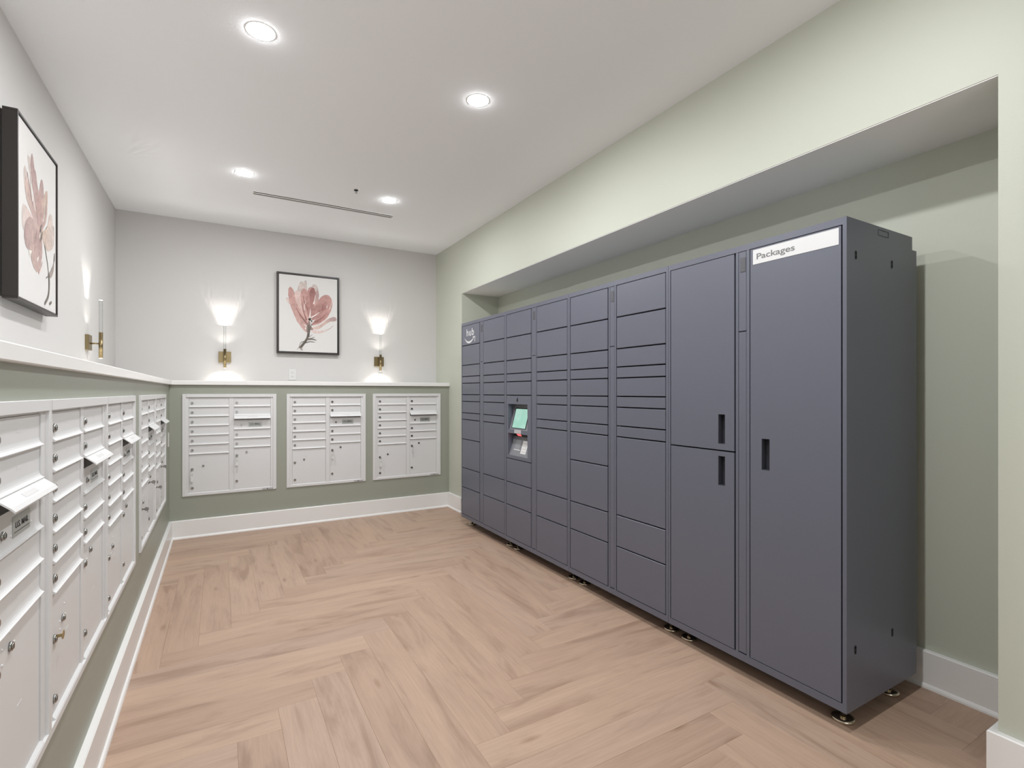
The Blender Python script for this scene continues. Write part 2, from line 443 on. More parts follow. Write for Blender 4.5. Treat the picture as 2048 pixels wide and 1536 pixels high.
# side slots and hatch on the exposed right side (local x = MW)
for y, z in ((0.065, 1.840), (0.350, 1.839), (0.062, 0.311), (0.354, 0.309)):
    MB().cyl((MW - 0.002, y, z + 0.011), (MW + 0.0004, y, z + 0.011), 0.006, n=12).cyl((MW - 0.002, y, z - 0.011), (MW + 0.0004, y, z - 0.011), 0.006, n=12)\
        .box(MW - 0.002, MW + 0.0004, y - 0.006, y + 0.006, z - 0.011, z + 0.011).build('bolt_slot', M_dark, b4)
MB().box(MW - 0.002, MW + 0.0002, 0.238, 0.322, 1.944, 1.946).box(MW - 0.002, MW + 0.0002, 0.238, 0.322, 1.966, 1.968)\
    .box(MW - 0.002, MW + 0.0002, 0.238, 0.240, 1.946, 1.966).box(MW - 0.002, MW + 0.0002, 0.320, 0.322, 1.946, 1.966).build('hatch_outline', mat('hatch_line', (0.05, 0.052, 0.062), 0.5), b4)

# white hub lettering and smile arrow on the first door
text('hub_lettering', 'hub', 0.098, M_vinyl, b1, (0.122, -0.0006, 1.846), width=0.160, bold=0.0006, space=1.15)
mb = MB(); N = 22; a = []
for k in range(N + 1):
    s = k / N; x = 0.078 + 0.212 * s
    zc = 1.830 - 0.044 * (1 - (2 * (s ** 0.9) - 1) ** 2)
    h = 0.0030 + 0.0085 * math.sin(math.pi * min(1, s * 1.02)) ** 0.8
    a.append((x, zc + h * 0.55, zc - h))
for p, q in zip(a, a[1:]):
    mb.box(0, 0, 0, 0, 0, 0) if 0 else mb.quad([(p[0], -0.0006, p[1]), (p[0], -0.0006, p[2]), (q[0], -0.0006, q[2]), (q[0], -0.0006, q[1])])
for u, v in (((0.258, 1.826), (0.306, 1.829)), ((0.306, 1.829), (0.299, 1.784))):
    d = Vector((v[0] - u[0], v[1] - u[1])).normalized(); nx, nz = -d.y * 0.0050, d.x * 0.0050
    mb.quad([(u[0] + nx, -0.0006, u[1] + nz), (u[0] - nx, -0.0006, u[1] - nz), (v[0] - nx, -0.0006, v[1] - nz), (v[0] + nx, -0.0006, v[1] + nz)])
mb.build('smile_arrow', M_vinyl, b1)

# kiosk in bank two (opening 0.046..0.350 wide, two pockets)
kx0, kx1, z0, z1 = C1[0] + G, C1[1] - G, 0.762 + G, 1.282 - G
mb = MB()
mb.box(kx0, 0.046, 0, 0.017, z0, z1); mb.box(0.350, kx1, 0, 0.017, z0, z1)
mb.box(0.046, 0.350, 0, 0.017, 1.210, z1); mb.box(0.046, 0.350, 0, 0.017, z0, 0.792); mb.box(0.046, 0.350, 0, 0.017, 0.972, 1.003)
mb.box(0.044, 0.046, 0.017, 0.0364, 0.79, 1.212); mb.box(0.350, 0.352, 0.017, 0.0364, 0.79, 1.212)
kb = mb.build('kiosk_bezel', M_slate, b2)
mb = MB()                                      # tilted fascia boards inside the two pockets
mb.extrude_x([(0.012, 1.003), (0.128, 1.003), (0.128, 1.210), (0.068, 1.210)], 0.0465, 0.3495)
mb.extrude_x([(0.008, 0.792), (0.128, 0.792), (0.128, 0.972), (0.060, 0.972), (0.060, 0.945)], 0.0465, 0.3495)
mb.build('kiosk_fascia', mat('kiosk_grey', (0.20, 0.205, 0.225), 0.45), b2)
def onboard(zz, y0, ya, zb, zt): return y0 + (ya - y0) * (zz - zb) / (zt - zb)
def tiltplate(xa, xb, za, zb_, upper, th, off=0.0):
    y0, ya, zb, zt = (0.012, 0.068, 1.003, 1.210) if upper else (0.008, 0.060, 0.792, 0.945)
    A, B = onboard(za, y0, ya, zb, zt) - off, onboard(zb_, y0, ya, zb, zt) - off
    return MB().extrude_x([(A - th, za), (A, za), (B, zb_), (B - th, zb_)], xa, xb)
tiltplate(0.078, 0.300, 1.013, 1.178, True, 0.002).build('screen_surround', M_dark, b2)
sc_o = tiltplate(0.088, 0.290, 1.018, 1.170, True, 0.0008, 0.002).build('touchscreen', M_screen, b2); sc_o['label'] = 'lit mint green screen'
lb = MB().box(0.150, 0.250, -0.0008, 0.0, 0.977, 1.002).build('instruction_label', M_vinyl, b2)
for z in (0.982, 0.988, 0.994):
    MB().box(0.156, 0.244, -0.0011, -0.0008, z, z + 0.0022).build('label_line', M_greyink, lb)
MB().box(0.0465, 0.3495, 0.053, 0.0595, 0.946, 0.9715).build('scanner_window', M_dark, b2)
rg = MB(); rg.quad([(0.085, 0.0526, 0.968), (0.150, 0.0526, 0.968), (0.178, 0.0526, 0.950), (0.120, 0.0526, 0.950)]); rg.build('scanner_light', M_red, b2)
tiltplate(0.110, 0.190, 0.845, 0.915, False, 0.0025).build('card_reader', mat('card_reader_grey', (0.24, 0.245, 0.26), 0.4), b2)
tiltplate(0.100, 0.195, 0.836, 0.842, False, 0.001).build('reader_strip', M_vinyl, b2)
st = tiltplate(0.212, 0.292, 0.815, 0.915, False, 0.0006).build('notice_sticker', M_vinyl, b2); st['label'] = 'small white notice sticker'
for k in range(4):
    z = 0.828 + 0.022 * k
    tiltplate(0.222, 0.282, z, z + 0.004, False, 0.0003, 0.0006).build('sticker_line', mat('faint_ink', (0.45, 0.40, 0.40), 0.6), st)
mb = MB(); mb.cyl((0.196, -0.001, 1.241), (0.196, 0.001, 1.241), 0.013, n=20)
mb.box(0.194, 0.206, -0.001, 0.001, 1.250, 1.262); mb.build('camera_eye', M_dark, b2)

# ------------------------------------------------------------------ mailbox units
ROW = 0.0853
cache = {}
def shared(key, make):
    if key not in cache: cache[key] = make()
    return cache[key]
def door_mesh(w, h):
    """flat door whose lower edge flares out into a rounded lip"""
    def make():
        pr = [(0.006, 0.0012), (-0.0080, 0.0012), (-0.0098, 0.0030), (-0.0098, 0.0046), (-0.0062, 0.0068), (-0.0032, 0.0100), (-0.0014, 0.0140), (-0.0004, 0.0190), (0.0, 0.023), (0.0, h - 0.0012), (0.006, h - 0.0012)]
        return MB().extrude_x(pr, 0.0012, w - 0.0012).mesh('door', M_box)
    return shared(('door', round(w, 4), round(h, 4)), make)
def flat_mesh(w, h):
    return shared(('flat', round(w, 4), round(h, 4)), lambda: MB().box(0.0012, w - 0.0012, 0.0, 0.006, 0.0012, h - 0.0012, bev=0.0008).mesh('door', M_box))
def lock_mesh(r):
    def make():
        m = MB(); m.cyl((0, 0, 0), (0, -0.005, 0), r, r * 0.90, n=18); m.cyl((0, -0.005, 0), (0, -0.0068, 0), r * 0.68, r * 0.62, n=14)
        m.box(-0.0012, 0.0012, -0.0072, -0.0060, -r * 0.5, r * 0.5, mi=1)
        return m.mesh('lock', [M_chrome, M_lockcore])
    return shared(('lock', r), make)
def plate_mesh():
    return shared('plate', lambda: MB().box(-0.015, 0.015, -0.0004, 0, -0.005, 0.005).mesh('number_plate', M_box))
def rivet_mesh():
    return shared('rivet', lambda: MB().lathe([(0.0, 0.0022), (0.0025, 0.0016), (0.0035, 0.0)], n=10).mesh('rivet', M_box))
def rivets(parent, x, z, pts):
    for dx, dz in pts:
        o = link('rivet', rivet_mesh(), parent, (x + dx, 0, z + dz)); o.rotation_euler = (R(90), 0, 0)

def mailbox(label, loc, rz, H, sl, sr, group):
    """4C style two-column unit; local x to the right, -y towards the viewer; sl / sr: width of the side flanges"""
    t = thing('mailbox_unit', label, 'mailbox', loc, rz, group)
    row = ROW * H / UH; k = H / UH
    top = H - 0.035 * k; bot = top - 10 * row
    a0, a1, b0, b1 = 0.052, 0.366, 0.406, 0.716
    e = 0.0006
    f = MB()                                    # flange around, face frame, box body behind
    f.box(e, sl, -0.010, 0.003, 0, H, bev=0.001); f.box(UW - sr, UW - e, -0.010, 0.003, 0, H, bev=0.001)
    f.box(sl, UW - sr, -0.0125, 0.003, H - 0.028, H, bev=0.001); f.box(sl, UW - sr, -0.010, 0.003, 0, 0.020, bev=0.001)
    f.box(sl, a0 - e, -0.003, 0.006, 0.020, H - 0.028); f.box(b1 + e, UW - sr, -0.003, 0.006, 0.020, H - 0.028)
    f.box(a1 + e, b0 - e, -0.003, 0.006, 0.020, H - 0.028)
    f.box(a0 - e, a1 + e, 0.001, 0.006, top, H - 0.028); f.box(b0 - e, b1 + e, 0.001, 0.006, top, H - 0.028)
    f.extrude_x([(-0.003, bot), (-0.009, bot - 0.006), (-0.009, 0.018), (0.006, 0.018), (0.006, bot)], a0 - e, a1 + e)
    f.extrude_x([(-0.003, bot), (-0.009, bot - 0.006), (-0.009, 0.018), (0.006, 0.018), (0.006, bot)], b0 - e, b1 + e)
    f.box(0.022, UW - 0.022, 0.007, 0.36, 0.022, H - 0.022)
    f.box(0.022, UW - 0.022, 0.006, 0.0069, 0.022, H - 0.022)
    f.build('frame', M_box, t)
    def tenant(x0, x1, z1, h):
        d = link('door', door_mesh(x1 - x0, h), t, (x0, 0, z1 - h))
        link('lock', lock_mesh(0.0120), d, (0.024, 0, h * 0.46))
        link('number_plate', plate_mesh(), d, ((x1 - x0) * 0.52, 0, h * 0.60))
        return d
    z = top
    for _ in range(6): tenant(a0, a1, z, row); z -= row
    h = z - bot
    p = link('parcel_door', flat_mesh(a1 - a0, h), t, (a0, 0, bot))
    for x, q in ((0.109, 0.690), (0.024, 0.612), (0.025, 0.115)): link('lock', lock_mesh(0.0120 if x < 0.1 else 0.0105), p, (x, 0, h * q))
    link('number_plate', plate_mesh(), p, (0.160, 0, h * 0.53))
    rivets(p, 0.109, h * 0.690, [(-0.028, 0.0), (0.028, 0.0), (-0.024, -0.024), (0.018, 0.034)])
    z = top
    for _ in range(2): tenant(b0, b1, z, row); z -= row
    # outgoing mail: hinged hood, dark slot, panel with the label
    w = b1 - b0
    sl_o = MB().box(0.006, w - 0.006, 0.0003, 0.005, -0.0345, 0.004).build('mail_slot', M_dark, t, (b0, 0, z))
    hd = MB(); hd.extrude_x([(0.004, 0.0), (-0.005, -0.0005), (-0.030, -0.0210), (-0.0365, -0.0285), (-0.0355, -0.0320), (-0.029, -0.0245), (-0.005, -0.0045), (0.004, -0.0045)], 0.001, w - 0.001)
    ho = hd.build('mail_hood', M_box, t, (b0, 0, z + 0.005))
    hg = MB(); hg.extrude_x([(-0.0165, -0.0092), (-0.0255, -0.0165), (-0.0250, -0.0180), (-0.016, -0.0106)], w * 0.36, w * 0.64); hg.build('finger_grip', mat('grip_shade', (0.62, 0.615, 0.61), 0.4), ho)
    oh = 1.5 * row; ph = oh - 0.036
    pn = link('outgoing_panel', door_mesh(w, ph), t, (b0, 0, z - oh))
    link('lock', lock_mesh(0.0095), pn, (0.060, 0, ph * 0.48))
    lp = MB().box(0.120, 0.234, -0.0014, 0, ph * 0.5 - 0.022, ph * 0.5 + 0.023, bev=0.0005).build('mail_label', M_silver, t, (b0, 0, z - oh)); lp['label'] = 'silver U.S. MAIL plate'
    tx = text('mail_lettering', 'U.S. MAIL', 0.0185, M_ink, lp, (0.134, -0.0015, ph * 0.5 - 0.003), width=0.086, bold=0.0003)
    MB().box(0.127, 0.227, -0.0016, -0.0012, ph * 0.5 - 0.0125, ph * 0.5 - 0.0110).build('label_rule', M_ink, lp)
    rivets(pn, 0, ph * 0.5, [(0.112, 0.015), (0.112, -0.015), (0.245, 0.012), (0.245, -0.012)])
    z -= oh
    for _ in range(2): tenant(b0, b1, z, row); z -= row
    h = z - bot
    p = link('parcel_door', flat_mesh(w, h), t, (b0, 0, bot))
    for x, q in ((0.105, 0.885), (0.024, 0.815), (0.023, 0.190)): link('lock', lock_mesh(0.0120 if x < 0.1 else 0.0105), p, (x, 0, h * q))
    link('number_plate', plate_mesh(), p, (0.165, 0, h * 0.46))
    rivets(p, 0.105, h * 0.885, [(-0.045, 0.012), (-0.045, -0.02), (0.026, 0.0), (0.0, 0.03)])
    return t, dict(pl=(a0 + 0.024, bot + (top - 6 * row - bot) * 0.612), pr=(b0 + 0.024, bot + (z - bot) * 0.815))

gB, gL = 'white mailbox units on the back wall', 'white mailbox units on the left wall'
bl = ['white mailbox unit on the back wall nearest the left corner', 'white mailbox unit in the middle of the back wall, under the floral picture',
      'white mailbox unit on the back wall nearest the lockers']
ll = ['white left wall mailbox unit closest to the camera, cut by the photo edge', 'white left wall mailbox unit with a brass key sticking out of its parcel door',
      'white mailbox unit on the left wall just before the narrow green gap', 'white mailbox unit on the left wall just past the narrow green gap',
      'white mailbox unit on the left wall nearest the corner']
units = {}
for i, x in enumerate(BACK_X):
    units['b%d' % i] = mailbox(bl[i], (x, YBK, ZBK), 0.0, UH, 0.030, 0.030, gB)
    sp = MB().box(0.645, 0.735, -0.0112, -0.010, 0.004, 0.016).build('maker_strip', mat('maker_grey', (0.30, 0.30, 0.30), 0.5), units['b%d' % i][0])
    for k in range(7): MB().box(0.650 + 0.0115 * k, 0.658 + 0.0115 * k, -0.0116, -0.0112, 0.007, 0.013).build('maker_mark', M_vinyl if k != 3 else M_ink, sp)
FL = [(0.030, 0.012), (0.012, 0.012), (0.012, 0.030), (0.030, 0.012), (0.012, 0.030)]
for i, y in enumerate(LEFT_Y):
    units['l%d' % i] = mailbox(ll[i], (XLK, y, ZLF), R(90), LH, FL[i][0], FL[i][1], gL)

# keys left in the parcel door locks, each with a hanging tag
def key_tag(u, side, label, tagged=True, length=0.070, swing=0.0, paper=False):
    root, pos = units[u]; x, z = pos[side]
    o = root.matrix_basis @ Vector((x, -0.0055, z)) if False else Matrix.Translation(root.location) @ Matrix.Rotation(root.rotation_euler.z, 4, 'Z') @ Vector((x, -0.0062, z))
    t = thing('key', label, 'key', o, root.rotation_euler.z, 'keys left in the parcel locks')
    k = MB(); k.box(-0.001, 0.001, -0.012, 0.001, -0.004, 0.004)
    k.cyl((-0.001, -0.021, 0), (0.001, -0.021, 0), 0.011, n=18)
    k.build('key_bow', M_key, t)
    if tagged:
        r = MB(); N = 18
        for i in range(N):
            a, b = 2 * math.pi * i / N, 2 * math.pi * (i + 1) / N
            r.cyl((0.010 * math.cos(a), -0.026, -0.012 + 0.010 * math.sin(a)), (0.010 * math.cos(b), -0.026, -0.012 + 0.010 * math.sin(b)), 0.0009, n=6, caps=False)
        r.build('ring', M_chrome, t)
        g = MB(); g.box(-0.011, 0.011, -0.0275, -0.0255, -length - 0.022, -0.021, bev=0.0008)
        g.build('tag', M_vinyl if paper else M_tag, t)
        for q in range(2): MB().box(-0.007, 0.007, -0.0279, -0.0275, -0.040 - 0.014 * q, -0.037 - 0.014 * q).build('tag_writing', M_greyink, t)
    return t
key_tag('b0', 'pl', 'tagged key in the left parcel door of the back unit nearest the corner', length=0.085)
key_tag('b0', 'pr', 'tagged key in the right parcel door of the back unit nearest the corner')
key_tag('b1', 'pr', 'key with a hanging tag on the middle back mailbox unit', length=0.060)
key_tag('b2', 'pl', 'tagged key in the left parcel door of the unit nearest the lockers', length=0.075)
key_tag('b2', 'pr', 'white tagged key in the right parcel door of the unit nearest the lockers', length=0.045, paper=True)
key_tag('l3', 'pl', 'white tagged key low on the left wall unit just past the gap', length=0.075, paper=True)
key_tag('l3', 'pr', 'white tagged key under the mail plate of the unit just past the gap', length=0.08, paper=True)
key_tag('l4', 'pl', 'key with a white paper tag in the lower parcel door nearest the left corner', length=0.10, paper=True)
key_tag('l4', 'pr', 'key with a white paper tag in the higher parcel door nearest the left corner', length=0.10, paper=True)
# plain brass key stuck sideways in the near left parcel door
root, pos = units['l1']; x, z = pos['pl']
t = thing('key', 'plain brass key sticking out of a near parcel door on the left wall', 'key', (XLK + 0.0062, root.location.y + 0.075, ZLF + 0.06), R(90), 'keys left in the parcel locks')
t.location = (XLK + 0.0062, root.location.y + 0.052 + 0.024, ZLF + 0.030 + (0.35 * LH / UH) * 0.612)
MB().box(-0.0012, 0.0012, -0.012, 0.001, -0.004, 0.004).cyl((0, -0.012, 0), (0, -0.0135, 0), 0.0105, n=16).build('key_shank', M_bkey, t)
mb = MB(); mb.cyl((0.014, -0.010, -0.002), (0.014, -0.0115, -0.002), 0.010, n=18); mb.box(-0.002, 0.012, -0.0115, -0.010, -0.006, 0.002); mb.build('key_bow', M_bkey, t)

# ------------------------------------------------------------------ framed flower prints
def lin(c): return tuple(((v / 255) / 12.92 if v / 255 <= 0.04045 else ((v / 255 + 0.055) / 1.055) ** 2.4) for v in c)
ROSE, DROSE, PALE, TAUPE, STEM, INK = lin((186, 146, 140)), lin((150, 106, 103)), lin((216, 192, 186)), lin((196, 184, 178)), lin((112, 104, 96)), lin((58, 56, 52))
PEACH, BLUSH, MAUVE = lin((204, 176, 160)), lin((200, 172, 164)), lin((168, 144, 142))
def smooth_loop(pts, sub=5):
    n_ = len(pts); out = []
    for i in range(n_):
        p0, p1, p2, p3 = (Vector(pts[(i + j - 1) % n_]) for j in range(4))
        for s in range(sub):
            t_ = s / sub
            out.append(0.5 * ((2 * p1) + (p2 - p0) * t_ + (2 * p0 - 5 * p1 + 4 * p2 - p3) * t_ ** 2 + (3 * p1 - p0 - 3 * p2 + p3) * t_ ** 3))
    return out
class Paint:
    def __init__(self, w, h): self.bm = bmesh.new(); self.lay = self.bm.loops.layers.float_color.new('tint'); self.d = 0; self.w, self.h = w, h
    def blob(self, pts, c_in, c_edge, c_tip=None, wob=0.006):
        """closed brush mark; pts in 0..1 of the sheet, first point is the root"""
        self.d += 1; y = -0.0002 - 0.00006 * self.d
        lp = smooth_loop(pts)
        root = Vector(pts[0]); far = max((Vector(p) - root).length for p in pts)
        cx = sum((p for p in lp), Vector((0, 0))) / len(lp)
        rnd = random.Random(self.d * 17)
        lp = [p + Vector((rnd.uniform(-1, 1), rnd.uniform(-1, 1))) * wob * 0.5 for p in lp]
        P3 = lambda p: ((p.x - 0.5) * self.w, y, (p.y - 0.5) * self.h)
        col = lambda p, base: tuple(a + (b_ - a) * min(1, ((p - root).length / far) ** 1.5) for a, b_ in zip(base, c_tip or base))
        area = sum(lp[i].x * lp[(i + 1) % len(lp)].y - lp[(i + 1) % len(lp)].x * lp[i].y for i in range(len(lp)))
        if area < 0: lp = lp[::-1]
        vs = [self.bm.verts.new(P3(p)) for p in lp]
        cols = {v: tuple(0.5 * (q + w) for q, w in zip(col(p, c_in), col(p, c_edge))) for v, p in zip(vs, lp)}
        f = self.bm.faces.new(vs)
        for fc in bmesh.ops.triangulate(self.bm, faces=[f])['faces']:
            for lo in fc.loops: lo[self.lay] = (*cols[lo.vert], 1)
    def stroke(self, pts, w0, w1, c):
        """tapered line through pts"""
        self.d += 1; y = -0.0002 - 0.00006 * self.d
        P = [Vector(p) for p in pts]; path = []
        for i in range(len(P) - 1):
            p0, p1, p2, p3 = P[max(i - 1, 0)], P[i], P[i + 1], P[min(i + 2, len(P) - 1)]
            for s in range(6):
                t_ = s / 6
                path.append(0.5 * ((2 * p1) + (p2 - p0) * t_ + (2 * p0 - 5 * p1 + 4 * p2 - p3) * t_ ** 2 + (3 * p1 - p0 - 3 * p2 + p3) * t_ ** 3))
        path.append(P[-1]); A, B = [], []
        for i, p in enumerate(path):
            d = (path[min(i + 1, len(path) - 1)] - path[max(i - 1, 0)]).normalized(); s = i / (len(path) - 1)
            w = w0 + (w1 - w0) * s; nn = Vector((-d.y, d.x)) * w
            for L_, q in ((A, p + nn), (B, p - nn)): L_.append(self.bm.verts.new(((q.x - 0.5) * self.w, y, (q.y - 0.5) * self.h)))
        for i in range(len(path) - 1):
            fc = self.bm.faces.new((A[i], A[i + 1], B[i + 1], B[i]))
            for lo in fc.loops: lo[self.lay] = (*c, 1)
    def build(self, name, parent, loc):
        me = bpy.data.meshes.new(name); self.bm.to_mesh(me); self.bm.free(); me.materials.append(M_print)
        return link(name, me, parent, loc)

def picture(label, loc, rz, w, h, depth, painter, k):
    t = thing('framed_picture', label, 'picture', loc, rz, 'framed flower prints')
    f = MB()
    q = -0.009                                   # the moulding stands a little off the wall on its backing
    f.box(-w / 2, w / 2, -depth, q, h / 2 - k, h / 2, bev=0.0008); f.box(-w / 2, w / 2, -depth, q, -h / 2, -h / 2 + k, bev=0.0008)
    f.box(-w / 2, -w / 2 + k, -depth, q, -h / 2 + k, h / 2 - k, bev=0.0008); f.box(w / 2 - k, w / 2, -depth, q, -h / 2 + k, h / 2 - k, bev=0.0008)
    f.box(-w / 2 + k, w / 2 - k, -0.012, 0, -h / 2 + k, h / 2 - k)
    f.build('frame', M_frame, t)
    c = MB().box(-w / 2 + k + 0.004, w / 2 - k - 0.004, -depth + 0.006, -0.0122, -h / 2 + k + 0.004, h / 2 - k - 0.004, bev=0.0015)
    co = c.build('canvas', M_canvas, t)
    P = Paint(w - 2 * k - 0.008, h - 2 * k - 0.008); painter(P)
    P.build('flower_print', co, (0, -depth + 0.006, 0))
    return t

def flower_back(p):
    B = (0.50, 0.37)
    # pale washes first
    p.blob([B, (0.33, 0.60), (0.30, 0.78), (0.34, 0.90), (0.40, 0.92), (0.43, 0.80), (0.47, 0.60)], TAUPE, PALE, TAUPE)
    p.blob([B, (0.45, 0.74), (0.40, 0.87), (0.43, 0.94), (0.46, 0.93), (0.47, 0.80)], TAUPE, PALE, TAUPE)
    p.blob([B, (0.55, 0.70), (0.56, 0.88), (0.61, 0.90), (0.66, 0.84), (0.66, 0.70)], TAUPE, TAUPE, TAUPE)
    p.blob([B, (0.24, 0.56), (0.13, 0.66), (0.13, 0.70), (0.20, 0.66), (0.30, 0.58)], TAUPE, PALE)
    p.blob([(0.53, 0.32), (0.68, 0.36), (0.82, 0.45), (0.95, 0.49), (0.98, 0.44), (0.84, 0.41), (0.66, 0.31)], PEACH, PALE, MAUVE)
    p.blob([(0.53, 0.30), (0.70, 0.29), (0.86, 0.33), (0.93, 0.38), (0.88, 0.33), (0.72, 0.26), (0.58, 0.26)], PALE, PALE, TAUPE)
    p.blob([(0.54, 0.36), (0.70, 0.45), (0.80, 0.52), (0.86, 0.55), (0.82, 0.47), (0.66, 0.37)], PALE, PALE, PEACH)
    # main petals
    p.blob([(0.46, 0.26), (0.30, 0.40), (0.19, 0.60), (0.15, 0.76), (0.18, 0.84), (0.24, 0.80), (0.34, 0.60), (0.49, 0.36)], ROSE, BLUSH, ROSE)
    p.blob([(0.49, 0.36), (0.30, 0.62), (0.26, 0.76), (0.32, 0.80), (0.40, 0.70), (0.47, 0.52)], BLUSH, ROSE, PALE)
    p.blob([(0.50, 0.40), (0.38, 0.62), (0.36, 0.77), (0.42, 0.84), (0.48, 0.78), (0.50, 0.60)], ROSE, BLUSH, ROSE)
    p.blob([(0.51, 0.44), (0.45, 0.62), (0.46, 0.76), (0.50, 0.85), (0.57, 0.86), (0.61, 0.78), (0.58, 0.62)], ROSE, DROSE, ROSE)
    p.blob([(0.55, 0.54), (0.51, 0.72), (0.53, 0.83), (0.59, 0.85), (0.62, 0.74)], DROSE, ROSE, DROSE)
    p.blob([(0.60, 0.62), (0.61, 0.76), (0.64, 0.83), (0.67, 0.78), (0.66, 0.68)], ROSE, BLUSH, MAUVE)
    p.blob([(0.56, 0.43), (0.54, 0.54), (0.64, 0.66), (0.72, 0.75), (0.82, 0.78), (0.90, 0.72), (0.86, 0.60), (0.74, 0.50)], ROSE, DROSE, ROSE)
    p.blob([(0.54, 0.36), (0.66, 0.47), (0.78, 0.54), (0.87, 0.60), (0.91, 0.70), (0.88, 0.56), (0.74, 0.42)], DROSE, ROSE, ROSE)
    p.blob([(0.72, 0.56), (0.74, 0.66), (0.80, 0.71), (0.86, 0.68), (0.82, 0.60)], DROSE, DROSE, ROSE)
    # dark accents, white gaps, heart
    for a in ([(0.46, 0.42), (0.40, 0.56), (0.38, 0.68)], [(0.44, 0.40), (0.34, 0.50), (0.28, 0.58)], [(0.48, 0.56), (0.42, 0.66), (0.40, 0.74)], [(0.50, 0.34), (0.40, 0.44), (0.34, 0.48)],
              [(0.57, 0.46), (0.66, 0.53), (0.70, 0.58)], [(0.60, 0.40), (0.72, 0.46), (0.80, 0.52)]): p.stroke(a, 0.012, 0.004, DROSE)
    W_ = lin((222, 214, 208))
    for a, w in (([(0.51, 0.38), (0.52, 0.50), (0.53, 0.57)], 0.018), ([(0.54, 0.46), (0.62, 0.50), (0.68, 0.54)], 0.010), ([(0.58, 0.64), (0.60, 0.70), (0.61, 0.76)], 0.010), ([(0.81, 0.60), (0.82, 0.64)], 0.009),
                 ([(0.42, 0.55), (0.43, 0.62), (0.45, 0.68)], 0.005), ([(0.44, 0.30), (0.46, 0.34), (0.41, 0.36)], 0.016)): p.stroke(a, w, 0.003, W_)
    p.blob([(0.50, 0.42), (0.49, 0.44), (0.52, 0.455), (0.535, 0.43), (0.52, 0.415)], INK, INK)
    p.blob([(0.54, 0.40), (0.535, 0.42), (0.555, 0.425), (0.555, 0.40)], INK, STEM)
    # stem and twigs
    p.blob([(0.51, 0.42), (0.47, 0.36), (0.455, 0.30), (0.49, 0.24), (0.51, 0.27), (0.53, 0.33)], MAUVE, STEM)
    p.stroke([(0.50, 0.36), (0.49, 0.26), (0.47, 0.18), (0.40, 0.10), (0.345, 0.045)], 0.016, 0.020, STEM)
    p.stroke([(0.50, 0.24), (0.45, 0.15), (0.36, 0.06)], 0.004, 0.003, INK)
    p.stroke([(0.55, 0.38), (0.52, 0.30), (0.50, 0.20)], 0.004, 0.004, INK)
    p.stroke([(0.47, 0.17), (0.56, 0.175), (0.63, 0.16)], 0.014, 0.003, STEM)
    p.stroke([(0.44, 0.12), (0.52, 0.14), (0.60, 0.135)], 0.005, 0.002, INK)
    p.stroke([(0.42, 0.14), (0.36, 0.12), (0.33, 0.06), (0.30, 0.03)], 0.004, 0.002, STEM)
    p.stroke([(0.49, 0.20), (0.53, 0.215), (0.56, 0.24)], 0.004, 0.002, STEM)
    p.stroke([(0.53, 0.34), (0.56, 0.31)], 0.004, 0.003, INK); p.stroke([(0.52, 0.31), (0.57, 0.30)], 0.004, 0.003, INK)
    p.stroke([(0.50, 0.17), (0.58, 0.20), (0.60, 0.20)], 0.003, 0.002, STEM)
    p.blob([(0.36, 0.03), (0.345, 0.045), (0.38, 0.05), (0.39, 0.02)], TAUPE, STEM)

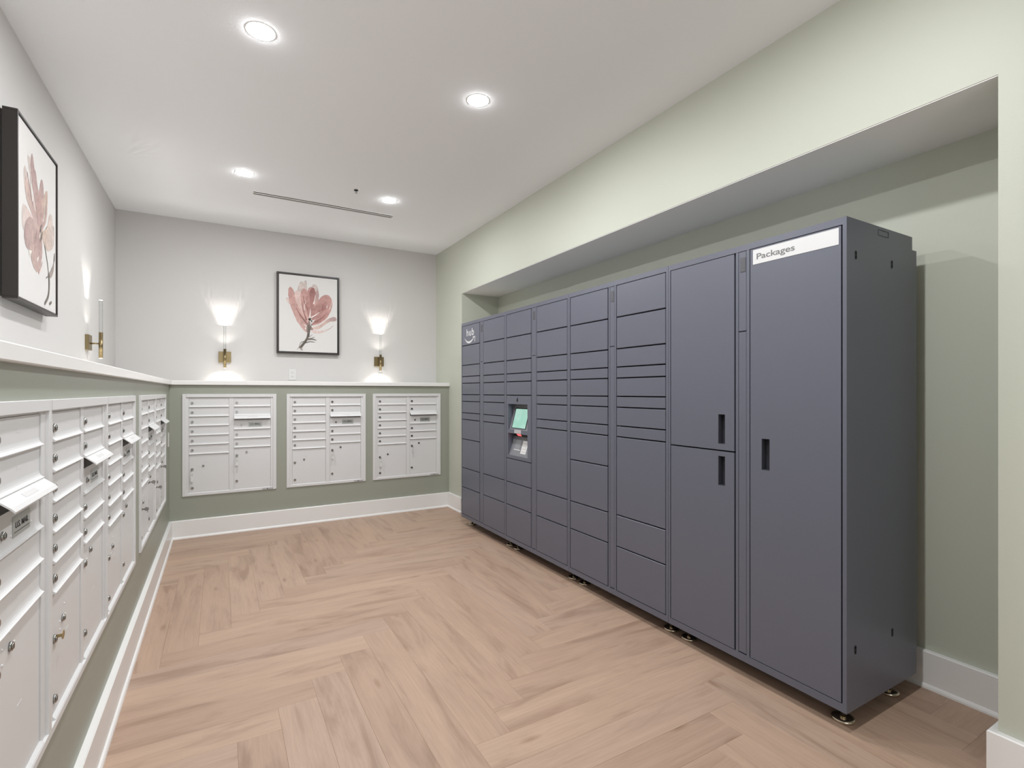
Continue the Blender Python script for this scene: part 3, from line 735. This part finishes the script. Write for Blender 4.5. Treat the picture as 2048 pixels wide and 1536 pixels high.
def flower_left(p):
    ROSE, BLUSH, PEACH = lin((176, 148, 142)), lin((190, 168, 160)), lin((196, 174, 158))
    B = (0.55, 0.46)
    p.blob([B, (0.20, 0.60), (0.14, 0.72), (0.18, 0.76), (0.26, 0.70), (0.40, 0.60)], PALE, PALE, TAUPE)
    p.blob([B, (0.24, 0.80), (0.28, 0.84), (0.32, 0.80), (0.42, 0.66)], TAUPE, PALE, TAUPE)
    p.blob([B, (0.33, 0.70), (0.30, 0.82), (0.34, 0.88), (0.40, 0.80), (0.48, 0.66)], MAUVE, BLUSH, MAUVE)
    p.blob([B, (0.16, 0.54), (0.10, 0.44), (0.16, 0.38), (0.34, 0.40)], PALE, PALE, TAUPE)
    p.blob([B, (0.80, 0.50), (0.93, 0.58), (0.95, 0.52), (0.92, 0.44), (0.74, 0.38)], PEACH, BLUSH, TAUPE)
    p.blob([B, (0.72, 0.52), (0.80, 0.62), (0.88, 0.63), (0.88, 0.52)], PEACH, PEACH, TAUPE)
    p.blob([B, (0.24, 0.56), (0.17, 0.64), (0.19, 0.70), (0.28, 0.66), (0.42, 0.56)], BLUSH, MAUVE, BLUSH)
    p.blob([B, (0.40, 0.62), (0.36, 0.78), (0.42, 0.80), (0.50, 0.70), (0.56, 0.78), (0.62, 0.78), (0.64, 0.62)], BLUSH, ROSE, MAUVE)
    p.blob([B, (0.58, 0.64), (0.66, 0.72), (0.74, 0.76), (0.74, 0.64), (0.68, 0.54)], ROSE, BLUSH, PEACH)
    p.blob([B, (0.34, 0.50), (0.20, 0.46), (0.15, 0.36), (0.22, 0.30), (0.38, 0.34)], BLUSH, BLUSH, MAUVE)
    p.blob([B, (0.40, 0.42), (0.30, 0.34), (0.32, 0.25), (0.44, 0.20), (0.54, 0.24), (0.60, 0.36)], ROSE, MAUVE, BLUSH)
    p.blob([B, (0.44, 0.56), (0.46, 0.66), (0.54, 0.68), (0.60, 0.60)], ROSE, BLUSH, ROSE)
    for a in ([(0.56, 0.48), (0.68, 0.60), (0.73, 0.74)], [(0.60, 0.50), (0.66, 0.58), (0.67, 0.68)], [(0.36, 0.58), (0.28, 0.66), (0.22, 0.74)], [(0.46, 0.46), (0.40, 0.36), (0.40, 0.28)]): p.stroke(a, 0.010, 0.004, MAUVE)
    W_ = lin((222, 216, 208))
    for a, w in (([(0.26, 0.28), (0.32, 0.30)], 0.02), ([(0.46, 0.27), (0.50, 0.30)], 0.014), ([(0.62, 0.54), (0.66, 0.60), (0.66, 0.70)], 0.007), ([(0.34, 0.60), (0.30, 0.68), (0.29, 0.74)], 0.008), ([(0.52, 0.42), (0.55, 0.46)], 0.014)): p.stroke(a, w, 0.004, W_)
    for a in ([(0.54, 0.40), (0.56, 0.48)], [(0.57, 0.42), (0.60, 0.47)], [(0.53, 0.46), (0.57, 0.51)]): p.stroke(a, 0.010, 0.005, STEM)
    p.stroke([(0.66, 0.40), (0.74, 0.30), (0.78, 0.22)], 0.006, 0.006, STEM)
    p.blob([(0.78, 0.24), (0.86, 0.28), (0.96, 0.36), (0.95, 0.40), (0.92, 0.28), (0.84, 0.22)], STEM, TAUPE)
    p.stroke([(0.78, 0.24), (0.79, 0.16), (0.76, 0.09), (0.66, 0.03)], 0.018, 0.010, STEM)
    p.stroke([(0.70, 0.20), (0.76, 0.22)], 0.004, 0.003, STEM)
    p.stroke([(0.50, 0.20), (0.56, 0.24), (0.60, 0.29)], 0.010, 0.004, PALE)
    p.stroke([(0.80, 0.045), (0.86, 0.065)], 0.010, 0.008, STEM)

picture('black framed pink flower print on the back wall between two sconces', (0.825, YB, 2.135), 0.0, 0.624, 0.846, 0.045, flower_back, 0.0165)
picture('dark framed pale pink flower print seen edge on, on the left wall', (XL, 3.300, 2.130), R(90), 0.630, 0.828, 0.060, flower_left, 0.010)

# ------------------------------------------------------------------ sconces
def ridged_spot(parent, z, down, watts, size, blend, ridges):
    ld = bpy.data.lights.new('lamp', 'SPOT'); ld.energy = watts; ld.spot_size = R(size); ld.spot_blend = blend
    ld.shadow_soft_size = 0.003; ld.color = (1.0, 0.96, 0.90)
    if ridges:                                   # the fluted rod end throws a fan of rays
        ld.use_nodes = True; nt = ld.node_tree; nd, lk = nt.nodes, nt.links
        em = next(x for x in nd if x.type == 'EMISSION')
        tc_ = nd.new('ShaderNodeTexCoord'); sp = nd.new('ShaderNodeSeparateXYZ'); lk.new(tc_.outputs['Normal'], sp.inputs[0])
        def op(o, *v):
            q = nd.new('ShaderNodeMath'); q.operation = o
            for i_, x_ in enumerate(v):
                if isinstance(x_, (int, float)): q.inputs[i_].default_value = x_
                else: lk.new(x_, q.inputs[i_])
            return q.outputs[0]
        def step(v, a_, b_):
            q = nd.new('ShaderNodeMapRange'); q.interpolation_type = 'SMOOTHSTEP'
            q.inputs[1].default_value = a_; q.inputs[2].default_value = b_; lk.new(v, q.inputs[0]); return q.outputs[0]
        X_, Y_, Z_ = op('ABSOLUTE', sp.outputs[0]), op('MAXIMUM', op('ABSOLUTE', sp.outputs[1]), 0.02), op('ABSOLUTE', sp.outputs[2])
        lat, up = op('DIVIDE', X_, Y_), op('DIVIDE', Z_, Y_)                 # where a ray meets the wall, in units of the stand-off
        rg = op('SINE', op('MULTIPLY', op('ARCTAN2', X_, Y_), ridges))
        fan = step(op('SUBTRACT', op('MULTIPLY_ADD', up, 0.52, 0.75), lat), -0.25, 0.75)
        core = op('SUBTRACT', 1.0, step(op('MULTIPLY_ADD', rg, 0.55, up), 2.5, 3.2))
        rays = op('MULTIPLY', op('SUBTRACT', 1.0, step(up, 3.0, 6.5)), op('MULTIPLY', step(rg, -0.2, 0.9), 0.6))
        gain = op('MULTIPLY_ADD', op('MULTIPLY', up, up), 0.30, 0.30)
        st_ = op('MULTIPLY_ADD', op('MULTIPLY', fan, op('ADD', core, rays)), op('MINIMUM', gain, 4.0), 0.03)
        lk.new(st_, em.inputs['Strength'])
    lo = bpy.data.objects.new('lamp', ld); C.objects.link(lo); lo.parent = parent
    lo.location = (0, -SCD, z); lo.rotation_euler = (0 if down else R(180), 0, 0)
    return lo
SCD = 0.080
def sconce(label, loc, rz):
    """origin on the wall at the middle of the back plate"""
    t = thing('wall_sconce', label, 'sconce', loc, rz, 'brass wall sconces')
    MB().box(-0.054, 0.054, -0.022, 0, -0.054, 0.054, bev=0.0015).build('back_plate', M_brass, t)
    MB().cyl((0, -0.021, -0.006), (0, -SCD + 0.010, -0.006), 0.0055, n=14).build('arm', M_brass, t)
    tb = MB(); tb.lathe([(0.0105, -0.108), (0.0125, -0.110), (0.0125, 0.076), (0.0105, 0.074)], n=24, c=(0, -SCD, 0))
    tb.build('tube', M_brass, t)
    rd = MB(); N = 32; ring = []
    for z in (0.072, 0.305):
        ring.append([rd.bm.verts.new((0.0103 * math.cos(2 * math.pi * i / N), -SCD + 0.0103 * math.sin(2 * math.pi * i / N), z)) for i in range(N)])
    for i in range(N): rd.bm.faces.new((ring[0][i], ring[0][(i + 1) % N], ring[1][(i + 1) % N], ring[1][i]))
    rd.bm.faces.new(ring[0][::-1]); rd.bm.faces.new(ring[1]); rd.build('clear_rod', M_rod, t)
    MB().cyl((0, -SCD, 0.3055), (0, -SCD, 0.3080), 0.0104, n=24).build('rod_tip', M_rodend, t)
    MB().cyl((0, -SCD, 0.070), (0, -SCD, 0.0735), 0.0098, n=24).build('upper_lens', M_rodend, t)
    MB().cyl((0, -SCD, -0.111), (0, -SCD, -0.106), 0.0103, n=24).build('lower_lens', M_rodend, t)
    ridged_spot(t, 0.312, False, SCONCE_UP, 178, 0.1, 44)
    ridged_spot(t, -0.114, True, SCONCE_DOWN, 150, 0.7, 0)
    ridged_spot(t, 0.079, False, SCONCE_MID, 120, 0.8, 0)
    return t
sconce('brass wall sconce left of the picture on the back wall', (0.046, YB, 1.655), 0.0)
sconce('brass wall sconce right of the picture on the back wall', (1.581, YB, 1.655), 0.0)
sconce('brass wall sconce on the left wall seen from the side', (XL, 4.640, 1.662), R(90))

# ------------------------------------------------------------------ ceiling fittings
def downlight(label, x, y):
    t = thing('recessed_light', label, 'ceiling light', (x, y, ZC), 0, 'recessed ceiling downlights')
    MB().lathe([(0.0588, -0.0002), (0.0605, -0.0012), (0.0640, -0.0008), (0.0660, 0.0)], n=40).build('trim_ring', M_trim, t)
    MB().lathe([(0.0, -0.0048), (0.03, -0.0044), (0.050, -0.0030), (0.0575, -0.0014), (0.0600, 0.0)], n=40).build('lens', M_lens, t)
    return t
downlight('recessed round downlight in the ceiling, nearest at the left', 0.165, 2.605)
downlight('recessed round downlight in the ceiling, nearest at the right', 1.279, 2.600)
downlight('recessed round downlight in the ceiling left of the long air slot', 0.165, 4.352)
downlight('recessed round downlight in the ceiling right of the sprinkler', 1.278, 4.347)

for x, s_ in ((0.165, 'left'), (1.278, 'right')):
    downlight('added unseen downlight overhead at the %s, just above the photo frame' % s_, x, 0.98)  # unseen pair added to brighten the near end and the alcove

t = thing('air_diffuser', 'long thin two slot air diffuser in the ceiling near the back wall', 'vent', (0.833, 4.736, ZC))
mb = MB(); h, w = 0.586, 0.036
for a, b in ((-w, -0.0320), (-0.0120, 0.0120), (0.0320, w)): mb.box(-h, h, a, b, -0.003, 0)
mb.box(-h - 0.006, -h, -w, w, -0.003, 0); mb.box(h, h + 0.006, -w, w, -0.003, 0)
mb.build('frame', M_diff, t)
for a, b in ((-0.0320, -0.0120), (0.0120, 0.0320)): MB().box(-h, h, a, b, -0.0008, 0).build('slot', mat('slot_shadow', (0.03, 0.028, 0.025), 0.8), t)

t = thing('sprinkler_head', 'small fire sprinkler head in the ceiling between the downlights', 'sprinkler', (0.974, 4.247, ZC))
MB().lathe([(0.0, -0.004), (0.026, -0.004), (0.031, 0.0)], n=24).build('escutcheon', M_trim, t)
mb = MB(); mb.lathe([(0.0, -0.010), (0.016, -0.010), (0.018, -0.004)], n=20); mb.build('cup', M_dark, t)
mb = MB(); mb.cyl((0, 0, -0.010), (0, 0, -0.028), 0.004, n=10); mb.cyl((0, 0, -0.026), (0, 0, -0.028), 0.012, n=14); mb.build('deflector', M_chrome, t)

# ------------------------------------------------------------------ outlets
def outlet(label, loc, rz, w=0.074, h=0.117):
    t = thing('wall_outlet', label, 'outlet', loc, rz)
    MB().box(-w / 2, w / 2, -0.006, 0, -h / 2, h / 2, bev=0.002).build('cover_plate', M_outlet, t)
    for s in (1, -1):
        r = MB().box(-0.017, 0.017, -0.0075, -0.0055, s * 0.0205 - 0.0145, s * 0.0205 + 0.0145, bev=0.0008).build('socket', M_outlet, t)
        q = MB(); q.box(-0.0085, -0.0060, -0.0078, -0.0074, s * 0.0205 - 0.002, s * 0.0205 + 0.007); q.box(0.0060, 0.0085, -0.0078, -0.0074, s * 0.0205 - 0.002, s * 0.0205 + 0.006)
        q.cyl((0, -0.0078, s * 0.0205 - 0.008), (0, -0.0074, s * 0.0205 - 0.008), 0.0028, n=10)
        q.build('socket_holes', M_greyink, r)
outlet('white wall outlet above the ledge under the back wall picture', (0.667, YB, 1.493), 0.0)
outlet('white wall outlet low on the left wall beside the corner', (XLK, 5.290, 0.894), R(90), w=0.074, h=0.122)
